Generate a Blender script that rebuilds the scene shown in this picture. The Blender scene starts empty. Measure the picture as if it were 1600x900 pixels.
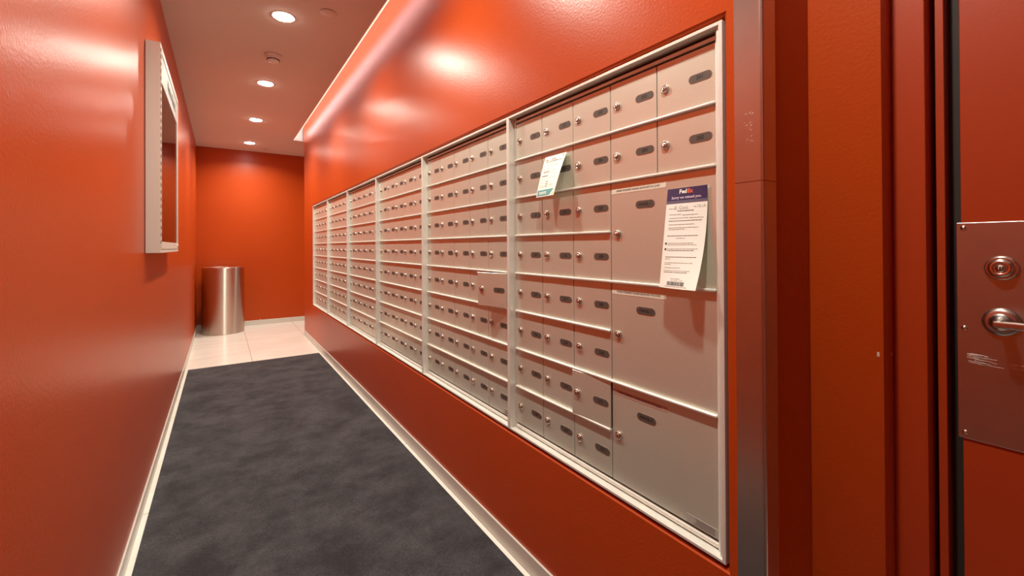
import bpy, bmesh, math, random
from mathutils import Matrix, Vector
random.seed(7)
C = bpy.context.scene.collection
scene = bpy.context.scene
# ------------------------------------------------------------------ camera
cam = bpy.data.objects.new('camera', bpy.data.cameras.new('camera'))
C.objects.link(cam)
cam.data.sensor_fit = 'HORIZONTAL'; cam.data.sensor_width = 36.0
cam.data.lens = 675.0 / 1600 * 36
u0 = 800 - 346.5; phi = math.atan(u0 / 675.0); roll = 0.005; pitch = math.radians(0.3)
py = (386.5 - roll * u0) - 675 * math.tan(pitch)
cam.data.shift_y = -(450 - py) / 1600
cam.data.clip_start = 0.02
fw0 = Vector((math.sin(phi), math.cos(phi), 0)); rt = Vector((math.cos(phi), -math.sin(phi), 0)); up = Vector((0, 0, 1))
fw = fw0 * math.cos(pitch) + up * math.sin(pitch); uc = -fw0 * math.sin(pitch) + up * math.cos(pitch)
cx = rt * math.cos(roll) - uc * math.sin(roll); cy = rt * math.sin(roll) + uc * math.cos(roll)
m = Matrix((cx, cy, -fw)).transposed().to_4x4(); m.translation = Vector((0, 0, 1.149))
cam.matrix_world = m
scene.camera = cam
# ------------------------------------------------------------------ world, exposure
w = bpy.data.worlds.new('world'); scene.world = w; w.use_nodes = True
w.node_tree.nodes['Background'].inputs[0].default_value = (1.0, 0.75, 0.6, 1)
w.node_tree.nodes['Background'].inputs[1].default_value = 0.05
scene.view_settings.view_transform = 'Standard'; scene.view_settings.look = 'None'
scene.view_settings.exposure = -0.17; scene.view_settings.gamma = 1.0
scene.view_settings.use_curve_mapping = False
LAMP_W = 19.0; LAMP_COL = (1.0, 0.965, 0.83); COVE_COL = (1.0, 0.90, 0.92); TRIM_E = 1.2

# ------------------------------------------------------------------ materials
def mat(name, base=(.8, .8, .8), rough=.5, metal=0.0, spec=.5, emit=None, es=0, noise=None, bump=None, coat=0, aniso=0):
    M = bpy.data.materials.new(name); M.use_nodes = True
    nt = M.node_tree; b = nt.nodes['Principled BSDF']
    b.inputs['Base Color'].default_value = (*base, 1); b.inputs['Roughness'].default_value = rough
    b.inputs['Metallic'].default_value = metal; b.inputs['Specular IOR Level'].default_value = spec
    b.inputs['Coat Weight'].default_value = coat
    if emit: b.inputs['Emission Color'].default_value = (*emit, 1); b.inputs['Emission Strength'].default_value = es
    tc = nt.nodes.new('ShaderNodeTexCoord')
    if noise:   # (scale, colour2, sharpness low, high)
        n = nt.nodes.new('ShaderNodeTexNoise'); n.inputs['Scale'].default_value = noise[0]; n.inputs['Detail'].default_value = 6
        r = nt.nodes.new('ShaderNodeValToRGB'); r.color_ramp.elements[0].position = noise[2]; r.color_ramp.elements[1].position = noise[3]
        r.color_ramp.elements[0].color = (*base, 1); r.color_ramp.elements[1].color = (*noise[1], 1)
        nt.links.new(tc.outputs['Object'], n.inputs['Vector']); nt.links.new(n.outputs['Fac'], r.inputs['Fac'])
        nt.links.new(r.outputs['Color'], b.inputs['Base Color'])
    if bump:    # (scale, strength, distance)
        n = nt.nodes.new('ShaderNodeTexNoise'); n.inputs['Scale'].default_value = bump[0]; n.inputs['Detail'].default_value = 3
        bp = nt.nodes.new('ShaderNodeBump'); bp.inputs['Strength'].default_value = bump[1]; bp.inputs['Distance'].default_value = bump[2]
        nt.links.new(tc.outputs['Object'], n.inputs['Vector']); nt.links.new(n.outputs['Fac'], bp.inputs['Height'])
        nt.links.new(bp.outputs['Normal'], b.inputs['Normal'])
    if aniso:
        b.inputs['Anisotropic'].default_value = aniso
        t = nt.nodes.new('ShaderNodeTangent'); t.direction_type = 'RADIAL'; t.axis = 'Z'
        nt.links.new(t.outputs['Tangent'], b.inputs['Tangent']); b.inputs['Anisotropic Rotation'].default_value = .25
    return M

M = {}
M['red'] = mat('red_paint', (.44, .056, .006), .32, spec=.28, noise=(1.3, (.465, .062, .007), .3, .7), bump=(130, .24, .002))
M['red_door'] = mat('red_door_paint', (.43, .048, .008), .38, bump=(220, .12, .001))
M['red_chip'] = mat('chipped_plaster', (.75, .6, .5), .8)
M['ceil'] = mat('ceiling_paint', (.70, .62, .55), .9, bump=(60, .05, .002))
M['cream'] = mat('cream_bounce_paint', (.74, .68, .58), .6)
M['cove'] = mat('cove_paint', (.80, .74, .68), .8)
M['alu'] = mat('anodised_aluminium', (.80, .81, .75), .36, metal=.30, noise=(35, (.84, .85, .79), .35, .65))
M['alu_door'] = mat('door_aluminium', (.70, .725, .62), .34, metal=.60, noise=(260, (.735, .76, .655), .35, .65))
M['dark'] = mat('dark_gap', (.03, .022, .018), .7)
M['plate'] = mat('number_plate', (.115, .095, .08), .45, metal=.2)
M['plate_rim'] = mat('number_plate_rim', (.55, .50, .44), .35, metal=.8)
M['ink'] = mat('ink', (.02, .017, .015), .6)
M['chrome'] = mat('lock_chrome', (.80, .73, .68), .22, metal=1)
M['lock'] = mat('lock_steel', (.62, .54, .48), .30, metal=1)
M['steel'] = mat('brushed_steel', (.55, .51, .47), .30, metal=1, noise=(9, (.60, .56, .52), .3, .7))
M['steel_plate'] = mat('door_plate_steel', (.50, .46, .43), .34, metal=1, noise=(14, (.55, .51, .48), .3, .7))
M['bin'] = mat('bin_steel', (.62, .56, .49), .34, metal=1, aniso=.98)
M['scratch'] = mat('scratch', (.95, .9, .82), .6)
M['white_metal'] = mat('cream_metal', (.66, .61, .54), .42)
M['base'] = mat('skirting_tile', (.66, .64, .57), .30, noise=(4, (.60, .58, .52), .35, .65))
M['white'] = mat('white_plastic', (.75, .70, .64), .5)
M['lens'] = mat('lamp_lens', (1, 1, 1), .5, emit=(1.0, .93, .82), es=85)
M['led'] = mat('led_strip', (1, 1, 1), .5, emit=COVE_COL, es=9)
M['glow_trim'] = mat('glowing_bead', (1, .95, .85), .5, emit=(1.0, .86, .66), es=TRIM_E)
M['paper'] = mat('paper', (.90, .90, .83), .7)
M['paper_grey'] = mat('paper_print_grey', (.38, .37, .33), .8)
M['paper_dark'] = mat('paper_print_dark', (.09, .08, .08), .8)
M['purple'] = mat('purple_print', (.045, .02, .085), .55)
M['purple_fade'] = mat('purple_fade_print', (.13, .11, .17), .6)
M['orange'] = mat('orange_print', (.85, .16, .08), .6)
M['lilac'] = mat('lilac_print', (.72, .62, .78), .6)
M['teal'] = mat('teal_print', (.10, .33, .34), .6)
M['lime'] = mat('lime_print', (.55, .68, .35), .6)
M['strip_shaded'] = mat('label_strip_shaded', (.50, .30, .25), .4)  # label strip with the rail's shadow and red reflection painted in
M['strip'] = mat('label_strip', (.80, .74, .62), .6)
M['header'] = mat('header_panel', (.40, .41, .38), .5, metal=.1)
M['board'] = mat('board_back', (.66, .58, .50), .5, noise=(3, (.70, .62, .55), .35, .65))
M['hinge_dark'] = mat('hinge_gap', (.28, .22, .18), .6)

# thin glass: clear sheet with a Fresnel reflection
g = bpy.data.materials.new('thin_glass'); g.use_nodes = True; nt = g.node_tree; nt.nodes.clear()
o_ = nt.nodes.new('ShaderNodeOutputMaterial'); mx = nt.nodes.new('ShaderNodeMixShader'); tr = nt.nodes.new('ShaderNodeBsdfTransparent')
gl = nt.nodes.new('ShaderNodeBsdfGlossy'); gl.inputs['Roughness'].default_value = .02; fr = nt.nodes.new('ShaderNodeFresnel'); fr.inputs['IOR'].default_value = 1.35
tr.inputs['Color'].default_value = (.95, .96, .95, 1)
nt.links.new(fr.outputs[0], mx.inputs[0]); nt.links.new(tr.outputs[0], mx.inputs[1]); nt.links.new(gl.outputs[0], mx.inputs[2]); nt.links.new(mx.outputs[0], o_.inputs[0])
M['glass'] = g

# floor tiles: long beige porcelain with grout joints at x = .255 + n*.638
f = mat('floor_tile', (.66, .60, .50), .22); nt = f.node_tree; b = nt.nodes['Principled BSDF']
tc = nt.nodes.new('ShaderNodeTexCoord'); sp = nt.nodes.new('ShaderNodeSeparateXYZ'); nt.links.new(tc.outputs['Object'], sp.inputs[0])
def mnode(op, a, bv):
    n = nt.nodes.new('ShaderNodeMath'); n.operation = op
    for i, v in enumerate((a, bv)):
        if hasattr(v, 'links'): nt.links.new(v, n.inputs[i])
        elif v is not None: n.inputs[i].default_value = v
    return n.outputs[0]
def joint(out, off, step, wid):
    fr_ = mnode('FRACT', mnode('DIVIDE', mnode('ADD', out, -off + 40 * step), step), None)
    d = mnode('MINIMUM', fr_, mnode('SUBTRACT', 1.0, fr_))
    return mnode('LESS_THAN', mnode('MULTIPLY', d, step), wid)
jx = joint(sp.outputs[0], .255, .638, .0016); jy = joint(sp.outputs[1], 4.99, 1.276, .0016)
jj = mnode('MAXIMUM', jx, jy)
nz = nt.nodes.new('ShaderNodeTexNoise'); nz.inputs['Scale'].default_value = 2.2; nz.inputs['Detail'].default_value = 8
mp = nt.nodes.new('ShaderNodeMapping'); mp.inputs['Scale'].default_value = (1, 3.5, 1); nt.links.new(tc.outputs['Object'], mp.inputs[0]); nt.links.new(mp.outputs[0], nz.inputs['Vector'])
rp = nt.nodes.new('ShaderNodeValToRGB'); rp.color_ramp.elements[0].position = .35; rp.color_ramp.elements[1].position = .7
rp.color_ramp.elements[0].color = (.86, .82, .74, 1); rp.color_ramp.elements[1].color = (.80, .75, .67, 1); nt.links.new(nz.outputs['Fac'], rp.inputs[0])
mc = nt.nodes.new('ShaderNodeMix'); mc.data_type = 'RGBA'; nt.links.new(jj, mc.inputs[0]); nt.links.new(rp.outputs[0], mc.inputs[6]); mc.inputs[7].default_value = (.22, .19, .16, 1)
nt.links.new(mc.outputs[2], b.inputs['Base Color']); M['floor'] = f

# carpet
f = mat('carpet_pile', (.04, .038, .042), .95, spec=.15); nt = f.node_tree; b = nt.nodes['Principled BSDF']
tc = nt.nodes.new('ShaderNodeTexCoord')
n1 = nt.nodes.new('ShaderNodeTexNoise'); n1.inputs['Scale'].default_value = 4.5; n1.inputs['Detail'].default_value = 8; n1.inputs['Roughness'].default_value = .7
n2 = nt.nodes.new('ShaderNodeTexNoise'); n2.inputs['Scale'].default_value = 150; n2.inputs['Detail'].default_value = 5; n2.inputs['Roughness'].default_value = .75
for n in (n1, n2): nt.links.new(tc.outputs['Object'], n.inputs['Vector'])
r1 = nt.nodes.new('ShaderNodeValToRGB'); r1.color_ramp.elements[0].position = .38; r1.color_ramp.elements[1].position = .62
r1.color_ramp.elements[0].color = (.021, .0215, .026, 1); r1.color_ramp.elements[1].color = (.058, .057, .064, 1)
nt.links.new(n1.outputs['Fac'], r1.inputs[0])
r2 = nt.nodes.new('ShaderNodeValToRGB'); r2.color_ramp.elements[0].position = .36; r2.color_ramp.elements[1].position = .64
r2.color_ramp.elements[0].color = (.45, .45, .45, 1); r2.color_ramp.elements[1].color = (1.5, 1.5, 1.5, 1); nt.links.new(n2.outputs['Fac'], r2.inputs[0])
mm = nt.nodes.new('ShaderNodeMix'); mm.data_type = 'RGBA'; mm.blend_type = 'MULTIPLY'; mm.inputs[0].default_value = .8
nt.links.new(r1.outputs[0], mm.inputs[6]); nt.links.new(r2.outputs[0], mm.inputs[7]); nt.links.new(mm.outputs[2], b.inputs['Base Color'])
bp = nt.nodes.new('ShaderNodeBump'); bp.inputs['Strength'].default_value = .8; bp.inputs['Distance'].default_value = .004
nt.links.new(n2.outputs['Fac'], bp.inputs['Height']); nt.links.new(bp.outputs[0], b.inputs['Normal'])
b.inputs['Sheen Weight'].default_value = .15
M['carpet'] = f

# ------------------------------------------------------------------ mesh builder
class MB:
    def __init__(s): s.bm = bmesh.new(); s.mats = []
    def mi(s, name):
        if name not in s.mats: s.mats.append(name)
        return s.mats.index(name)
    def box(s, x0, x1, y0, y1, z0, z1, mt, bev=0, seg=2):
        t = bmesh.new(); bmesh.ops.create_cube(t, size=1)
        bmesh.ops.scale(t, vec=(abs(x1 - x0), abs(y1 - y0), abs(z1 - z0)), verts=t.verts)
        bmesh.ops.translate(t, vec=((x0 + x1) / 2, (y0 + y1) / 2, (z0 + z1) / 2), verts=t.verts)
        if bev: bmesh.ops.bevel(t, geom=t.edges[:], offset=bev, segments=seg, profile=.5, affect='EDGES')
        s._add(t, mt)
    def _add(s, t, mt, smooth=False):
        i = s.mi(mt)
        for f_ in t.faces: f_.material_index = i; f_.smooth = smooth
        me = bpy.data.meshes.new('tmp'); t.to_mesh(me); t.free(); s.bm.from_mesh(me); bpy.data.meshes.remove(me)
    def quad(s, pts, mt):
        vs = [s.bm.verts.new(p) for p in pts]; f_ = s.bm.faces.new(vs); f_.material_index = s.mi(mt); return f_
    def lathe(s, prof, origin, axis, mt, seg=48, smooth=True):
        # prof: (radius, height along axis) ; axis 'z' or '-x' or '-z'
        t = bmesh.new(); rings = []
        for r, h in prof:
            ring = []
            for k in range(seg):
                a = 2 * math.pi * k / seg; u_, v_ = r * math.cos(a), r * math.sin(a)
                if axis == 'z': p = (u_, v_, h)
                elif axis == '-z': p = (u_, -v_, -h)
                elif axis == '-x': p = (-h, u_, v_)
                elif axis == '-y': p = (u_, -h, v_)
                ring.append(t.verts.new((p[0] + origin[0], p[1] + origin[1], p[2] + origin[2])))
            rings.append(ring)
        for a_, b_ in zip(rings, rings[1:]):
            for k in range(seg):
                t.faces.new((a_[k], a_[(k + 1) % seg], b_[(k + 1) % seg], b_[k]))
        for ring, flag in ((rings[0], True), (rings[-1], False)):
            if True:
                try: t.faces.new(ring if flag else list(reversed(ring)))
                except ValueError: pass
        bmesh.ops.recalc_face_normals(t, faces=t.faces)
        s._add(t, mt, smooth)
    def prism(s, poly, fn0, fn1, mt):
        # poly: 2D points, mapped by fn0 and fn1 to the two caps
        t = bmesh.new(); a = [t.verts.new(fn0(p)) for p in poly]; b_ = [t.verts.new(fn1(p)) for p in poly]
        t.faces.new(a); t.faces.new(list(reversed(b_)))
        n = len(poly)
        for k in range(n): t.faces.new((a[k], b_[k], b_[(k + 1) % n], a[(k + 1) % n]))
        bmesh.ops.recalc_face_normals(t, faces=t.faces)
        s._add(t, mt)
    def text(s, body, size, fn, mt, align='CENTER', bold=0.0, sx=1.0):
        cu = bpy.data.curves.new('t', 'FONT'); cu.body = body; cu.size = size; cu.align_x = align; cu.align_y = 'CENTER'; cu.resolution_u = 2
        cu.offset = bold; cu.fill_mode = 'FRONT'
        o = bpy.data.objects.new('t', cu); C.objects.link(o); bpy.context.view_layer.update()
        me = bpy.data.meshes.new_from_object(o.evaluated_get(bpy.context.evaluated_depsgraph_get()))
        t = bmesh.new(); t.from_mesh(me)
        for v in t.verts: v.co = fn((v.co.x * sx, v.co.y))
        bpy.data.objects.remove(o); bpy.data.curves.remove(cu); bpy.data.meshes.remove(me)
        s._add(t, mt)
    def mesh(s, name):
        me = bpy.data.meshes.new(name); s.bm.to_mesh(me); s.bm.free()
        for k in s.mats: me.materials.append(M[k])
        return me
    def build(s, name, parent=None, loc=None):
        o = bpy.data.objects.new(name, s.mesh(name)); C.objects.link(o)
        if parent: o.parent = parent
        if loc: o.location = loc
        return o
def inst(name, me, parent, loc=(0, 0, 0), rz=0):
    o = bpy.data.objects.new(name, me); C.objects.link(o); o.parent = parent; o.location = loc; o.rotation_euler.z = rz; return o
def tag(o, label, cat, group=None):
    o['label'] = label; o['category'] = cat
    if group: o['group'] = group
    return o
def thing(name, loc, label, cat, group=None):
    o = bpy.data.objects.new(name, None); C.objects.link(o); o.location = loc; return tag(o, label, cat, group)
def struct(o): o['kind'] = 'structure'; return o
def pill(L, h, n=8):
    r = h / 2; pts = []
    for k in range(n + 1): a = -math.pi / 2 + math.pi * k / n; pts.append((L / 2 - r + r * math.cos(a), r * math.sin(a)))
    for k in range(n + 1): a = math.pi / 2 + math.pi * k / n; pts.append((-L / 2 + r + r * math.cos(a), r * math.sin(a)))
    return pts

# ------------------------------------------------------------------ dimensions
XL, XR = -.290, .900; YE = 7.42; ZC = 2.562; YB = -2.6; YM = 6.22     # left wall, mailbox wall, end wall, ceiling, back wall, mailbox wall end
CX = .795; CYE = 6.36                                                  # ceiling edge beside the light slot, end of the slot
OY0, OY1, OZ0, OZ1 = .510, 5.612, .443, 1.652                          # pocket the mailboxes sit in
YC = .437; XA = 1.105                                                  # corner beside the mailboxes, side wall of the door recess

# ------------------------------------------------------------------ structure
b = MB(); b.box(XL - .1, 3.3, YB - .1, YE + .1, -.05, 0, 'floor'); struct(b.build('floor'))
b = MB()
b.box(XL - .1, CX - .004, YB, CYE, ZC, ZC + .035, 'ceil')
b.box(XL - .1, 3.3, CYE, YE + .1, ZC, ZC + .3, 'ceil')
b.box(.50, 1.42, YB, CYE, 2.80, 2.86, 'cove'); b.box(.50, .53, YB, CYE, ZC + .035, 2.80, 'cove')
b.box(CX - .004, XR, CYE - .012, CYE, ZC, 2.80, 'cove')
b.box(XR, 3.3, YB, YC, ZC, ZC + .2, 'ceil')
struct(b.build('ceiling'))
b = MB(); b.box(XL - .1, XL, YB, YE + .1, 0, ZC + .02, 'red'); struct(b.build('wall_left'))
b = MB(); b.box(XL, 3.3, YE, YE + .1, 0, ZC + .02, 'red')
b.lathe([(.0, .0), (.006, .0008), (.004, .0025), (0, .003)], (.475, YE, .078), '-y', 'red_chip', 8)
struct(b.build('wall_end'))
b = MB(); b.box(3.2, 3.3, YM, YE, 0, ZC + .02, 'red'); struct(b.build('wall_side'))
b = MB(); b.box(XL - .1, 1.9, YB - .1, YB, 0, 2.86, 'cream'); struct(b.build('wall_back_unseen'))  # unseen wall, made cream to bounce whiter light
# mailbox wall with a pocket
b = MB(); c = .006
def rect(x, y0, y1, z0, z1): return [(x, y0, z0), (x, y1, z0), (x, y1, z1), (x, y0, z1)]
O = rect(XR, YC, YM, 0, 2.80); I = rect(XR, OY0, OY1, OZ0, OZ1); J = rect(XR + c, OY0 + c, OY1 - c, OZ0 + c, OZ1 - c); K = rect(1.10, OY0 + c, OY1 - c, OZ0 + c, OZ1 - c)
for A_, B_ in ((O, I), (I, J), (J, K)):
    for k in range(4): b.quad([A_[k], A_[(k + 1) % 4], B_[(k + 1) % 4], B_[k]], 'red')
b.quad(K, 'red')
b.quad([(XR, YC, 0), (XR, YC, 2.80), (1.42, YC, 2.80), (1.42, YC, 0)], 'red')
b.quad([(XR, YM, 0), (1.42, YM, 0), (1.42, YM, 2.80), (XR, YM, 2.80)], 'red')
b.quad([(1.42, YC, 0), (1.42, YC, 2.8), (1.42, YM, 2.8), (1.42, YM, 0)], 'red')
bmesh.ops.remove_doubles(b.bm, verts=b.bm.verts, dist=1e-5); bmesh.ops.recalc_face_normals(b.bm, faces=b.bm.faces)
struct(b.build('wall_right'))
# wall beside the door and the wall beyond the corridor turn
b = MB(); b.box(XA, 1.42, .306, YC - .0005, 0, ZC, 'red')
b.box(1.28, 1.42, YB, .306, 0, ZC, 'red')
b.box(XA - .0006, XA + .004, .3125, .3165, .921, .930, 'red_chip'); b.box(1.150, 1.153, .3052, .308, .918, .924, 'red_chip')
b.box(XR, 1.42, YB, -1.2, 0, 2.8, 'red')
struct(b.build('wall_entry'))
b = MB(); b.box(XR + .52, 3.2, YM - .1, YM, 0, ZC, 'red'); struct(b.build('wall_corridor'))
# skirting tiles
b = MB(); b.box(XL, XL + .007, YB, YE, 0, .069, 'base', .0015); struct(b.build('baseboard_left'))
b = MB(); y = YC + .01
cuts = [YC, 1.1, 2.37, 3.65, 4.92, YM]
for a_, c_ in zip(cuts, cuts[1:]): b.box(XR - .008, XR, a_ + .0006, c_ - .0006, 0, .069, 'base', .0015)
struct(b.build('baseboard_right'))
b = MB()
for a_, c_ in ((XL + .007, .255), (.255, .893), (.893, 1.531), (1.531, 3.2)): b.box(a_ + .001, c_ - .001, YE - .008, YE, 0, .071, 'base', .0012)
struct(b.build('baseboard_end'))
# edge bead of the ceiling slot, glowing in place of light on it
b = MB(); b.box(CX - .004, CX + .004, YB, CYE - .012, ZC - .002, ZC + .036, 'glow_trim'); struct(b.build('trim_1'))
# door frame
b = MB()
b.box(1.163, 1.28, .2537, .306, 0, 2.16, 'red_door', .0015)
b.box(1.235, 1.28, .213, .2537, 0, 2.16, 'dark')
b.box(1.200, 1.235, .2334, .2462, 0, 2.14, 'red_door', .001)
b.box(1.163, 1.28, -.78, .2537, 2.11, 2.16, 'red_door', .0015)
b.box(1.163, 1.28, -.78, -.73, 0, 2.11, 'red_door', .0015)
b.box(XA + .02, 1.28, -1.2, -.78, 0, ZC, 'red'); b.box(XA + .02, 1.28, -.78, .306, 2.16, ZC, 'red')
struct(b.build('trim_2'))

# ------------------------------------------------------------------ door
door = bpy.data.objects.new('door_1', None); C.objects.link(door); door.location = (1.205, .213, 0); struct(door)
def dl(b, name, parent=door, lab=None):
    o = b.build(name, parent, None); o.matrix_parent_inverse = Matrix.Translation((-1.205, -.213, 0))
    if lab: o['label'] = lab
    return o
b = MB(); b.box(1.206, 1.250, -.725, .2127, .01, 2.10, 'red_door', .0015); dl(b, 'door_leaf')
b = MB(); b.box(1.2025, 1.206, .0, .219, .770, 1.190, 'steel_plate', .0012)
for yy, zz, L in ((.2065, .936, .050), (.2055, .932, .046), (.207, .929, .044), (.203, .925, .040), (.205, .921, .034), (.198, .918, .038), (.152, .926, .02), (.150, .919, .02)):
    for q in range(4):
        s0 = yy - random.random() * L * .35; s1 = s0 - L * (.3 + .5 * random.random()); zq = zz + random.uniform(-.0016, .0016)
        b.quad([(1.20235, s0, zq), (1.20235, s1, zq - .0008), (1.20235, s1, zq - .0002), (1.20235, s0, zq + .0008)], 'scratch')
plate = dl(b, 'escutcheon_plate', lab='scratched brushed steel plate')
def sub(b, name):
    o = b.build(name, plate); o.matrix_parent_inverse = Matrix.Translation((0, 0, 0)); return o
for zz in (1.180, .985, .782):
    b = MB(); b.lathe([(.0045, 0), (.0045, .001), (.003, .0024), (0, .0028)], (1.2025, .2085, zz), '-x', 'chrome', 20)
    b.box(1.1995, 1.2005, .2082, .2088, zz - .002, zz + .002, 'dark'); sub(b, 'screw')
b = MB(); b.lathe([(.0225, 0), (.0225, .004), (.0205, .0075), (.0182, .0075), (.0178, .0055), (.0172, .0055), (.0168, .012), (.0145, .0155), (.009, .0165), (.0085, .0145), (.0065, .0145), (.006, .018), (0, .018)], (1.2025, .159, 1.103), '-x', 'chrome', 48)
b.box(1.1840, 1.1850, .1578, .1600, 1.099, 1.107, 'dark')
sub(b, 'lock_cylinder')
b = MB(); b.lathe([(.0255, 0), (.0255, .003), (.023, .0065), (.018, .0075), (.012, .008), (.012, .012), (0, .012)], (1.2025, .160, 1.003), '-x', 'steel', 48); sub(b, 'rose')
b = MB()
b.lathe([(.0085, .006), (.0085, .052), (.0080, .056), (0, .057)], (1.2025, .156, 1.004), '-x', 'steel', 24)
b.box(1.1450, 1.1555, .035, .1645, .9975, 1.0105, 'steel', .0035, 3)
b.box(1.1450, 1.190, .035, .048, .9975, 1.0105, 'steel', .0035, 3)
sub(b, 'lever_handle')

# ------------------------------------------------------------------ corner guards
for z0, z1, lab in ((1.2787, ZC - .002, 'upper steel corner guard above the joint, scuffed, on the red corner beside the mailboxes'), (.0, 1.2773, 'lower steel corner guard below the joint, on the red corner beside the mailboxes')):
    b = MB(); t = .0018; r = .0075
    prof = [(XR - t, .493), (XR - t, YC - t + r)]
    for k in range(1, 6):
        a = math.pi * .5 * k / 6; prof.append((XR - t + r - r * math.cos(a), YC - t + r - r * math.sin(a)))
    prof += [(XR - t + r, YC - t), (.950, YC - t), (.950, YC - .0003), (XR - .0003, YC - .0003), (XR - .0003, .493)]
    b.prism(prof, lambda p: (p[0], p[1], z0), lambda p: (p[0], p[1], z1), 'steel')
    if z0 > 1:
        for _ in range(16):
            yy = random.uniform(.455, .475); zz = random.uniform(1.36, 1.425); L = random.uniform(.001, .004)
            b.quad([(XR - t - .0003, yy, zz), (XR - t - .0003, yy - L, zz + L * .8), (XR - t - .0003, yy - L, zz + L * .8 + .0008), (XR - t - .0003, yy, zz + .0008)], 'scratch')
    tag(b.build('corner_guard'), lab, 'corner guard', 'steel corner guards')

# ------------------------------------------------------------------ mailboxes
P = .8463; Y0 = .520; FZ0, FZ1 = .4585, 1.6375; XD = .925
DY0, DY1 = .029, .826                                   # door field inside a unit (from its near edge)
CW = (DY1 - DY0) / 5; RZ = [1.6105 - .1411 * k for k in range(9)]
def door_mesh(name, wd, ht, mt='alu_door'):
    b = MB(); b.box(0, .0035, .0011, wd - .0011, -ht / 2, ht / 2, mt, .0007, 1)
    return b.mesh(name)
def lock_mesh():
    b = MB()
    b.lathe([(.0112, 0), (.0112, .0035), (.0104, .0055), (.0085, .0062), (.0080, .0052)], (0, 0, 0), '-x', 'lock', 24)
    b.lathe([(.0081, .0045), (.0081, .0050), (0, .0050)], (0, 0, 0), '-x', 'dark', 24)
    b.lathe([(.0062, .004), (.0062, .0066), (.0055, .0072), (0, .0074)], (0, 0, 0), '-x', 'lock', 24)
    b.box(-.0080, -.0070, -.0008, .0008, -.0040, .0036, 'ink')
    return b.mesh('lock')
def plate_mesh(txt=None, L=.058, h=.019):
    b = MB()
    b.prism(pill(L + .002, h + .002, 6), lambda p: (0, p[0], p[1]), lambda p: (-.0006, p[0], p[1]), 'plate_rim')
    b.prism(pill(L, h, 6), lambda p: (0, p[0], p[1]), lambda p: (-.0010, p[0], p[1]), 'plate')
    if txt: b.text(txt, .0125, lambda p: (-.0013, -p[0], p[1]), 'ink', bold=.0003)
    return b.mesh('number_plate')
LOCK = lock_mesh(); PLAIN = plate_mesh()
DH = .1411 - .008
SMALL = door_mesh('door', CW, DH); BIG = door_mesh('parcel_door', 2 * CW, 2 * .1411 - .008)
num = [200]
def nxt(): num[0] += 1; return str(num[0])
unit_labels = [
 'nearest silver mailbox unit, with three large parcel doors, beside the steel corner guard',
 'silver mailbox unit second from the corner guard, one small door hanging ajar',
 'silver mailbox unit third from the corner guard, all small doors shut',
 'silver mailbox unit fourth from the corner guard, third from the far end',
 'silver mailbox unit second from the far end of the bank',
 'farthest silver mailbox unit, at the far end of the bank near the bin']
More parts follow.
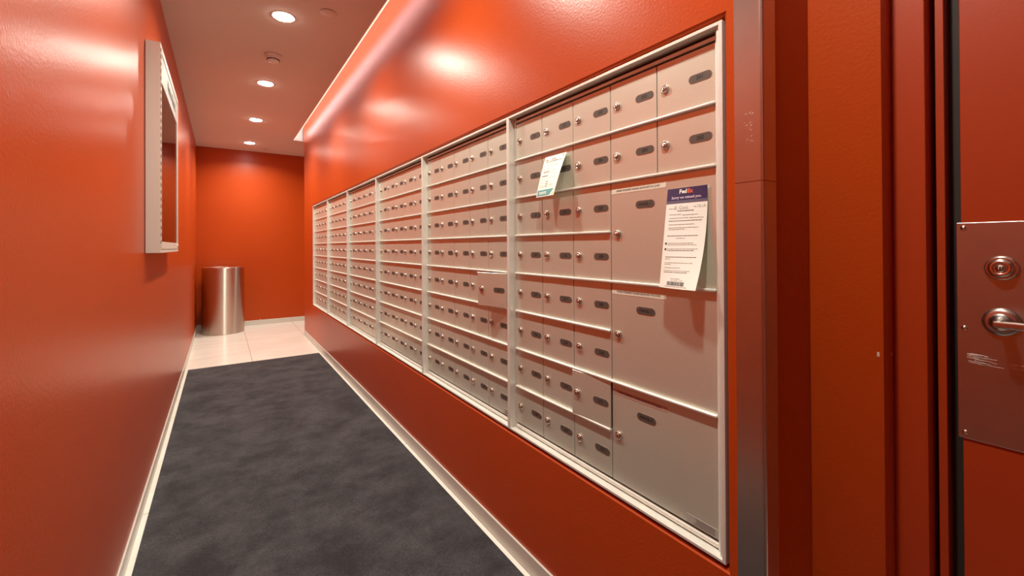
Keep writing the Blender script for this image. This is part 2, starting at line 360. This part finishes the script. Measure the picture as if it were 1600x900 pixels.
for k in range(6):
    y0 = Y0 + P * k; y1 = y0 + P - .0012
    U = thing('mailbox_unit', (XR, y0, FZ0), unit_labels[k], 'mailbox', 'mailbox units set in the red wall')
    W_ = y1 - y0; H_ = FZ1 - FZ0; xo = XD - XR
    b = MB(); t = .0068
    # outer frame: thin aluminium channel, depth XR..XD
    b.box(0, .034, 0, W_, 0, t, 'alu', .0008); b.box(0, .034, 0, W_, H_ - t - .001, H_, 'alu', .0008)
    b.box(0, .034, 0, .0085, t, H_ - t, 'alu', .0008); b.box(0, .034, W_ - .0075, W_, t, H_ - t, 'alu', .0008)
    # inner beads
    b.box(.006, .034, .0108, .0175, t, H_ - t, 'alu', .0024, 3)
    b.box(.018, .034, .0195, .0275, t + .003, H_ - t - .003, 'alu', .0024, 3)
    b.box(xo - .004, .034, .0275, DY1, t + .0035, RZ[8] - FZ0 - .002, 'alu', .0024, 3)
    b.box(xo - .003, .034, .0275, DY1, RZ[0] - FZ0 + .001, RZ[0] - FZ0 + .010, 'alu', .0018, 2)
    b.box(xo - .001, .034, DY1, W_ - .0095, t, H_ - t, 'alu', .0012, 2)
    b.build('frame', U)
    b = MB(); b.box(xo + .0055, .16, .004, W_ - .004, .004, H_ - .004, 'dark'); b.build('cabinet_box', U)
    # horizontal rails
    for r in range(1, 8):
        far = k == 0 and r in (3, 5, 7)
        b = MB(); zc = RZ[r] - FZ0
        b.box(xo - .0095, xo + .004, DY0 + (2 * CW + .001 if far else 0), DY1, zc - .0037, zc + .0037, 'alu', .0028, 3)
        b.build('rail', U)
    def fit(d, wd, lockz, platez, pm):
        inst('lock', LOCK, d, (0, wd - .0255, lockz)); inst('number_plate', pm, d, (0, .039 if wd < .2 else .2, platez))
    for cidx in range(5):
        for r in range(8):
            if k == 0 and cidx < 2 and r >= 2: continue
            zc = (RZ[r] + RZ[r + 1]) / 2 - FZ0
            rz = 0; dx = 0; dy = 0; dz = 0
            if k == 1 and cidx == 0 and r == 4: rz = math.radians(15); dx = -.014
            if k == 0 and cidx == 2 and r == 6: rz = math.radians(2.2); dx = -.0045
            d = inst('door', SMALL, U, (xo + dx, DY0 + CW * cidx + dy, zc + dz), rz)
            if rz: d['label'] = 'small mailbox door hanging ajar'
            pm = plate_mesh(nxt()) if k < 3 else PLAIN
            fit(d, CW, 0, 0, pm)
    if k == 0:
        for q, (ra, txt) in enumerate(((2, 'PARCEL 1'), (4, 'PARCEL 2'), (6, 'PARCEL 3'))):
            zc = (RZ[ra] + RZ[ra + 2]) / 2 - FZ0
            d = inst('parcel_door', BIG, U, (xo, DY0, zc)); d['label'] = 'large parcel locker door'
            b = MB()
            b.prism(pill(.062, .021, 6), lambda p: (0, p[0], p[1]), lambda p: (-.0006, p[0], p[1]), 'plate_rim')
            b.prism(pill(.060, .019, 6), lambda p: (0, p[0], p[1]), lambda p: (-.0010, p[0], p[1]), 'plate')
            b.text(txt, .0095, lambda p: (-.0013, -p[0], p[1]), 'ink', bold=.0002)
            inst('lock', LOCK, d, (0, 2 * CW - .0255, -.006)); inst('number_plate', b.mesh('number_plate'), d, (0, .199, .0705))
            b = MB(); m_ = 'strip_shaded' if q == 2 else 'strip'
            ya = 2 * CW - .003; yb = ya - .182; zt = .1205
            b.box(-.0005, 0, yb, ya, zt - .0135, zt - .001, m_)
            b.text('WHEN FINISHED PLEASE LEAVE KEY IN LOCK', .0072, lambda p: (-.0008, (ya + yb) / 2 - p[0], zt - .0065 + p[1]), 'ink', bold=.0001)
            o = b.build('paper_strip', d); o['label'] = 'printed paper strip' if q < 2 else 'printed paper strip with reddish shade painted in'
    if k < 3:
        b = MB(); b.box(xo - .0008, xo - .0001, DY0 + .003, DY0 + (.082 if k == 0 else .045), RZ[8] - FZ0 + .006, RZ[8] - FZ0 + .026, 'header')
        for q in range(5): b.box(xo - .0010, xo - .0006, DY0 + .010, DY0 + random.uniform(.03, .04) * (1.8 if k == 0 else 1), RZ[8] - FZ0 + .0085 + q * .0034, RZ[8] - FZ0 + .0097 + q * .0034, 'plate')
        b.build('rating_label', U)

# ------------------------------------------------------------------ notices hanging on the mailboxes
def sheet(name, Wd, Ht, fn, nu=10, nv=24):
    b = MB(); grid = [[fn(Wd * i / nu, Ht * j / nv, 0) for i in range(nu + 1)] for j in range(nv + 1)]
    back = [[fn(Wd * i / nu, Ht * j / nv, -.0003) for i in range(nu + 1)] for j in range(nv + 1)]
    for j in range(nv):
        for i in range(nu):
            b.quad([grid[j][i], grid[j][i + 1], grid[j + 1][i + 1], grid[j + 1][i]], 'paper').smooth = True
            b.quad([back[j][i], back[j + 1][i], back[j + 1][i + 1], back[j][i + 1]], 'paper').smooth = True
    bmesh.ops.remove_doubles(b.bm, verts=b.bm.verts, dist=1e-6)
    return b
def mark(b, fn, u0_, u1_, v0_, v1_, mt, n=6, h=.0005):
    for i in range(n):
        for j in range(n if (v1_ - v0_) > .01 else 1):
            nn = n if (v1_ - v0_) > .01 else 1
            ua, ub = u0_ + (u1_ - u0_) * i / n, u0_ + (u1_ - u0_) * (i + 1) / n
            va, vb = v0_ + (v1_ - v0_) * j / nn, v0_ + (v1_ - v0_) * (j + 1) / nn
            b.quad([fn(ua, va, h), fn(ub, va, h), fn(ub, vb, h), fn(ua, vb, h)], mt)
def words(b, fn, u0_, u1_, v, th, mt):
    u_ = u0_
    while u_ < u1_ - .002:
        L = random.uniform(.003, .010); mark(b, fn, u_, min(u_ + L, u1_), v, v + th, mt, 1); u_ += L + .0012
# carrier notice with purple head
Wd, Ht = .106, .246
def fx(u_, v_, h):
    t = v_ / Ht; s_ = u_ / Wd
    xl = .9215 - .0355 * t; xr = .9215 - .0505 * t ** 2.2
    x = xl + (xr - xl) * s_ - .004 * math.sin(math.pi * s_) * t
    return (x - h, .675 - u_, 1.287 - v_ * .975)
b = sheet('n', Wd, Ht, fx)
mark(b, fx, 0, Wd, 0, .031, 'purple', 8, .0004); mark(b, fx, 0, Wd, .031, .038, 'purple_fade', 8, .0004)
tx = lambda uc, vc, h=.0010: (lambda p: fx(uc + p[0], vc - p[1], h))
b.text('Fed', .0140, tx(.0440, .0095), 'paper', bold=.0005); b.text('Ex', .0140, tx(.0625, .0095), 'orange', bold=.0005)
b.text('Sorry we missed you.', .0090, tx(.053, .0240), 'lilac', bold=.0002)
words(b, fx, .008, .024, .050, .0012, 'paper_grey'); b.text('E. Com', .012, tx(.042, .049), 'paper_grey'); words(b, fx, .072, .082, .048, .0012, 'paper_grey'); b.text('10-14', .009, tx(.092, .0475), 'paper_grey')
words(b, fx, .032, .074, .0565, .0014, 'paper_dark')
for v_, a_, c_, mt in ((.065, .010, .045, 'paper_grey'), (.067, .046, .085, 'paper_grey'), (.074, .012, .062, 'paper_grey'), (.0745, .064, .098, 'paper_grey'), (.081, .010, .095, 'paper_dark'), (.090, .012, .080, 'paper_grey'), (.098, .012, .090, 'paper_grey'), (.102, .012, .055, 'paper_grey'),
                       (.118, .010, .088, 'paper_dark'), (.124, .034, .058, 'paper_grey'), (.136, .014, .080, 'paper_grey'), (.140, .014, .088, 'paper_grey'), (.150, .014, .092, 'paper_grey'), (.154, .014, .084, 'paper_dark'),
                       (.170, .010, .092, 'paper_dark'), (.175, .010, .025, 'paper_grey'), (.184, .010, .088, 'paper_grey'), (.188, .010, .032, 'paper_grey'), (.196, .010, .055, 'paper_grey'), (.203, .010, .084, 'paper_grey'), (.207, .010, .075, 'paper_dark'), (.222, .034, .060, 'paper_grey'), (.241, .018, .084, 'paper_grey')):
    words(b, fx, a_, c_, v_, .0012, mt)
for v_ in (.1375, .1515):
    pts = [fx(.0085 + .0028 * math.cos(a * math.pi / 6), v_ + .0028 * math.sin(a * math.pi / 6), .0006) for a in range(12)]; b.quad(pts, 'paper_dark')
b.text('1 2 7   9 0 4   5 3 8', .0045, tx(.050, .2265), 'paper_dark')
u_ = .024
while u_ < .072:
    L = random.choice((.0006, .0006, .0012, .0016)); mark(b, fx, u_, u_ + L, .2295, .239, 'paper_dark', 1); u_ += L + random.choice((.0006, .0010))
tag(b.build('delivery_notice'), 'long white delivery notice with purple header hanging on the top parcel door', 'notice', 'paper notices on the mailboxes')
# white notice with teal foot
Wd2, Ht2 = .109, .146
def fy(u_, v_, h):
    t = v_ / Ht2; s_ = u_ / Wd2
    xl = .9215 - .0410 * t; xr = .9215 - .0560 * t
    x = xl + (xr - xl) * s_ - .010 * t * (1 - t) - (.003 if h == 0 else .003)
    return (x - h, 1.159 - u_, 1.450 - v_ * .955 - .002 * s_ * t)
b = sheet('n', Wd2, Ht2, fy)
ty = lambda uc, vc, h=.0010: (lambda p: fy(uc + p[0], vc - p[1], h))
words(b, fy, .008, .024, .012, .004, 'paper_grey'); words(b, fy, .044, .058, .010, .004, 'paper_grey'); mark(b, fy, .094, .099, .003, .011, 'paper_grey', 1)
words(b, fy, .012, .100, .0205, .0016, 'paper_dark'); b.text('M. Sut', .012, ty(.055, .0165), 'paper_grey')
words(b, fy, .064, .084, .036, .0014, 'paper_grey'); words(b, fy, .014, .050, .048, .0012, 'paper_grey')
mark(b, fy, .014, .048, .056, .0605, 'paper_grey', 3); mark(b, fy, .012, .046, .070, .0745, 'paper_grey', 3)
for v_, a_, c_ in ((.030, .02, .06), (.056, .06, .09), (.066, .06, .10), (.084, .014, .04), (.081, .06, .094), (.096, .014, .036), (.106, .012, .034), (.112, .012, .04), (.106, .062, .09), (.112, .064, .094)):
    words(b, fy, a_, c_, v_, .001, 'paper_grey')
for q in range(3): words(b, fy, .042, .056, .092 + q * .008, .004, 'paper_grey')
mark(b, fy, .004, .082, .122, .143, 'teal', 5); b.quad([fy(.082, .122, .0005), fy(.100, .122, .0005), fy(.082, .143, .0005)], 'teal'); b.quad([fy(.105, .126, .0005), fy(.105, .143, .0005), fy(.090, .143, .0005)], 'lime')
for q in range(2): words(b, lambda u_, v_, h: fy(u_, v_, h * 2), .016, .062, .129 + q * .005, .003, 'paper')
tag(b.build('delivery_notice'), 'short white delivery notice with teal foot hanging over two small mailbox doors', 'notice', 'paper notices on the mailboxes')

# ------------------------------------------------------------------ glazed notice cabinet on the left wall
N0, N1, NZ0, NZ1 = 2.558, 3.515, 1.124, 2.100; XF = XL + .056
N = thing('notice_board', (XL, N0, NZ0), 'cream metal glazed notice cabinet hanging on the left red wall', 'notice board')
def nb(b, name, lab=None):
    o = b.build(name, N); o.matrix_parent_inverse = Matrix.Translation((-XL, -N0, -NZ0))
    if lab: o['label'] = lab
    return o
b = MB()
b.box(XL + .0015, XF, N0, N0 + .012, NZ0, NZ1, 'white_metal', .0015)
b.box(XL + .0015, XF, N1 - .012, N1, NZ0, NZ1, 'white_metal', .0015)
b.box(XL + .0015, XF, N0 + .012, N1 - .012, NZ0, NZ0 + .014, 'white_metal', .001)
b.box(XL + .0015, XF, N0 + .012, N1 - .012, NZ1 - .018, NZ1, 'white_metal', .001)
nb(b, 'case')
b = MB(); b.box(XL + .0015, XL + .010, N0 + .012, N1 - .012, NZ0 + .014, NZ1 - .018, 'board'); nb(b, 'back_panel', 'pale backing panel')
b = MB(); D0, D1 = NZ0 + .017, NZ1 - .020
b.box(XF - .010, XF + .001, N0 + .014, N0 + .040, D0, D1, 'white_metal', .001)
b.box(XF - .010, XF + .001, N1 - .034, N1 - .014, D0, D1, 'white_metal', .001)
b.box(XF - .010, XF + .001, N0 + .040, N1 - .034, D0, D0 + .036, 'white_metal', .001)
b.box(XF - .010, XF + .001, N0 + .040, N1 - .034, D1 - .014, D1, 'white_metal', .001)
df = nb(b, 'door_frame')
def ns(b, name):
    o = b.build(name, df); return o
b = MB(); b.box(XF - .006, XF - .003, N0 + .040, N1 - .034, D0 + .036, D1 - .145, 'glass'); ns(b, 'glass_pane')
b = MB(); b.box(XF - .008, XF - .002, N0 + .040, N1 - .034, D1 - .145, D1 - .014, 'header', .0008)
b.text('Notice Board', .082, lambda p: (XF - .0012, N0 + .56 + p[0], D1 - .078 + p[1]), 'ink', bold=.001)
ns(b, 'header_panel')
b = MB(); b.lathe([(.004, 0), (.0045, .002), (.0045, .014), (.003, .016), (0, .016)], (XF + .002, N1 - .05, D0 + .012), 'z', 'chrome', 12); ns(b, 'lock')
b = MB(); zz = D0 + .01; q = 0
while zz < D1 - .01:
    b.box(XF - .002, XF + .003, N0 + .001, N0 + .013, zz, zz + .016, 'white_metal' if q % 2 == 0 else 'hinge_dark', .001, 1); zz += .0165; q += 1
nb(b, 'piano_hinge')

# ------------------------------------------------------------------ bin
b = MB(); BX, BY, BR, BH = .018, 7.045, .243, .877
B_ = thing('waste_bin', (BX, BY, 0), 'tall round brushed steel waste bin in the far corner', 'bin')
b.lathe([(0, .0), (BR - .004, .0), (BR, .003), (BR, .008), (BR, .50), (BR, .5275), (BR, .528), (BR - .0015, .5285), (BR - .0015, .531), (BR, .5315), (BR, .532), (BR, .56), (BR, BH - .010), (BR, BH - .004), (BR - .002, BH), (BR - .012, BH), (BR - .012, BH - .05), (BR - .012, .08), (0, .08)], (0, 0, 0), 'z', 'bin', 96)
b.build('body', B_)
b = MB(); b.lathe([(BR - .004, BH - .001), (BR + .0015, BH - .001), (BR + .0022, BH + .003), (BR - .002, BH + .006), (BR - .012, BH + .004), (BR - .014, BH - .004)], (0, 0, 0), 'z', 'chrome', 96)
b.build('rim', B_)
b = MB(); b.lathe([(BR - .0165, BH - .01), (BR - .015, BH - .002), (BR - .019, BH - .002), (BR - .021, .10), (0, .10)], (0, 0, 0), 'z', 'dark', 64)
b.build('liner', B_)

# ------------------------------------------------------------------ carpet
b = MB(); b.box(-.263, .869, -2.3, 5.035, .0002, .0085, 'carpet', .003, 2)
tag(b.build('carpet_runner'), 'long charcoal carpet runner lying on the beige tiled floor', 'carpet')

# ------------------------------------------------------------------ ceiling fittings
def lamp_pt(parent, z, w_):
    L = bpy.data.lights.new('lamp', 'AREA'); L.shape = 'DISK'; L.size = .105; L.energy = w_; L.color = LAMP_COL; L.spread = math.radians(150)
    o = bpy.data.objects.new('lamp_light', L); C.objects.link(o); o.parent = parent; o.location = (0, 0, z); return o
labs = {2.972: 'round recessed ceiling downlight nearest the camera, before the smoke detector', 4.270: 'round recessed ceiling downlight just beyond the smoke detector', 5.556: 'round recessed ceiling downlight, third along the corridor', 6.830: 'farthest round recessed ceiling downlight, near the end wall',
        1.685: 'recessed downlight above the near mailboxes', .398: 'recessed downlight above the corridor beside the door'}
for yy, lab in labs.items():
    D = thing('ceiling_downlight', (.316, yy, ZC), lab, 'ceiling light', 'recessed downlights')
    b = MB(); b.lathe([(.0570, -.004), (.0570, .0012), (.0600, .0028), (.0680, .0022), (.0700, -.0005)], (0, 0, 0), '-z', 'white', 48); b.build('trim_ring', D)
    b = MB(); b.lathe([(.0575, -.002), (.0575, .003), (.050, .0065), (.030, .009), (0, .0095)], (0, 0, 0), '-z', 'lens', 40); b.build('lens', D)
    lamp_pt(D, -.0110, LAMP_W)
# guessed lamp added round the corner, out of view, for its light
D = thing('ceiling_downlight', (2.0, 6.83, ZC), 'added unseen downlight round the corner of the corridor', 'ceiling light', 'recessed downlights')
b = MB(); b.lathe([(.0570, -.004), (.0570, .0012), (.0600, .0028), (.0680, .0022), (.0700, -.0005)], (0, 0, 0), '-z', 'white', 48); b.build('trim_ring', D)
b = MB(); b.lathe([(.0575, -.002), (.0575, .003), (.050, .0065), (.030, .009), (0, .0095)], (0, 0, 0), '-z', 'lens', 40); b.build('lens', D)
lamp_pt(D, -.0110, LAMP_W * .6)
# linear light lying in the slot
S = thing('strip_light', (.765, 1.9, ZC + .036), 'long linear strip light in the ceiling slot above the mailbox wall', 'strip light')
b = MB(); b.box(-.012, .004, -4.4, 4.40, 0, .085, 'white'); b.build('housing', S)
b = MB(); b.box(.004, .018, -4.39, 4.39, .002, .080, 'led'); b.build('diffuser', S)
# smoke detector
D = thing('smoke_detector', (.317, 3.614, ZC), 'round white smoke detector on the ceiling between two downlights', 'smoke detector')
b = MB(); b.lathe([(.058, -.0005), (.058, .010), (.055, .014), (0, .014)], (0, 0, 0), '-z', 'white', 48); b.build('base', D)
b = MB(); b.lathe([(.050, .013), (.048, .024), (.043, .030), (0, .031)], (0, 0, 0), '-z', 'white', 48)
b.lathe([(.040, .030), (.040, .040), (.036, .046), (.020, .050), (0, .050)], (0, 0, 0), '-z', 'white', 48)
for k in range(20):
    a = k * math.pi / 10; t_ = bmesh.new(); bmesh.ops.create_cube(t_, size=1); bmesh.ops.scale(t_, vec=(.004, .009, .008), verts=t_.verts)
    bmesh.ops.translate(t_, vec=(.0405, 0, -.036), verts=t_.verts); bmesh.ops.rotate(t_, cent=(0, 0, 0), matrix=Matrix.Rotation(a, 3, 'Z'), verts=t_.verts); b._add(t_, 'dark')
b.build('sensor_head', D)
# concealed sprinkler covers
for (x_, y_, r_, lab) in ((.535, 2.771, .046, 'round flush sprinkler cover near the light slot in the ceiling'), (.525, 7.13, .042, 'small flush sprinkler cover in the ceiling by the end wall')):
    b = MB(); b.lathe([(r_ - .004, -.0005), (r_ - .004, .004), (0, .004)], (0, 0, 0), '-z', 'dark', 40)
    b.lathe([(r_, .0035), (r_, .005), (r_ - .002, .0062), (0, .0065)], (0, 0, 0), '-z', 'ceil', 48)
    o = b.build('sprinkler_cover'); o.location = (x_, y_, ZC); tag(o, lab, 'sprinkler', 'ceiling sprinkler covers')
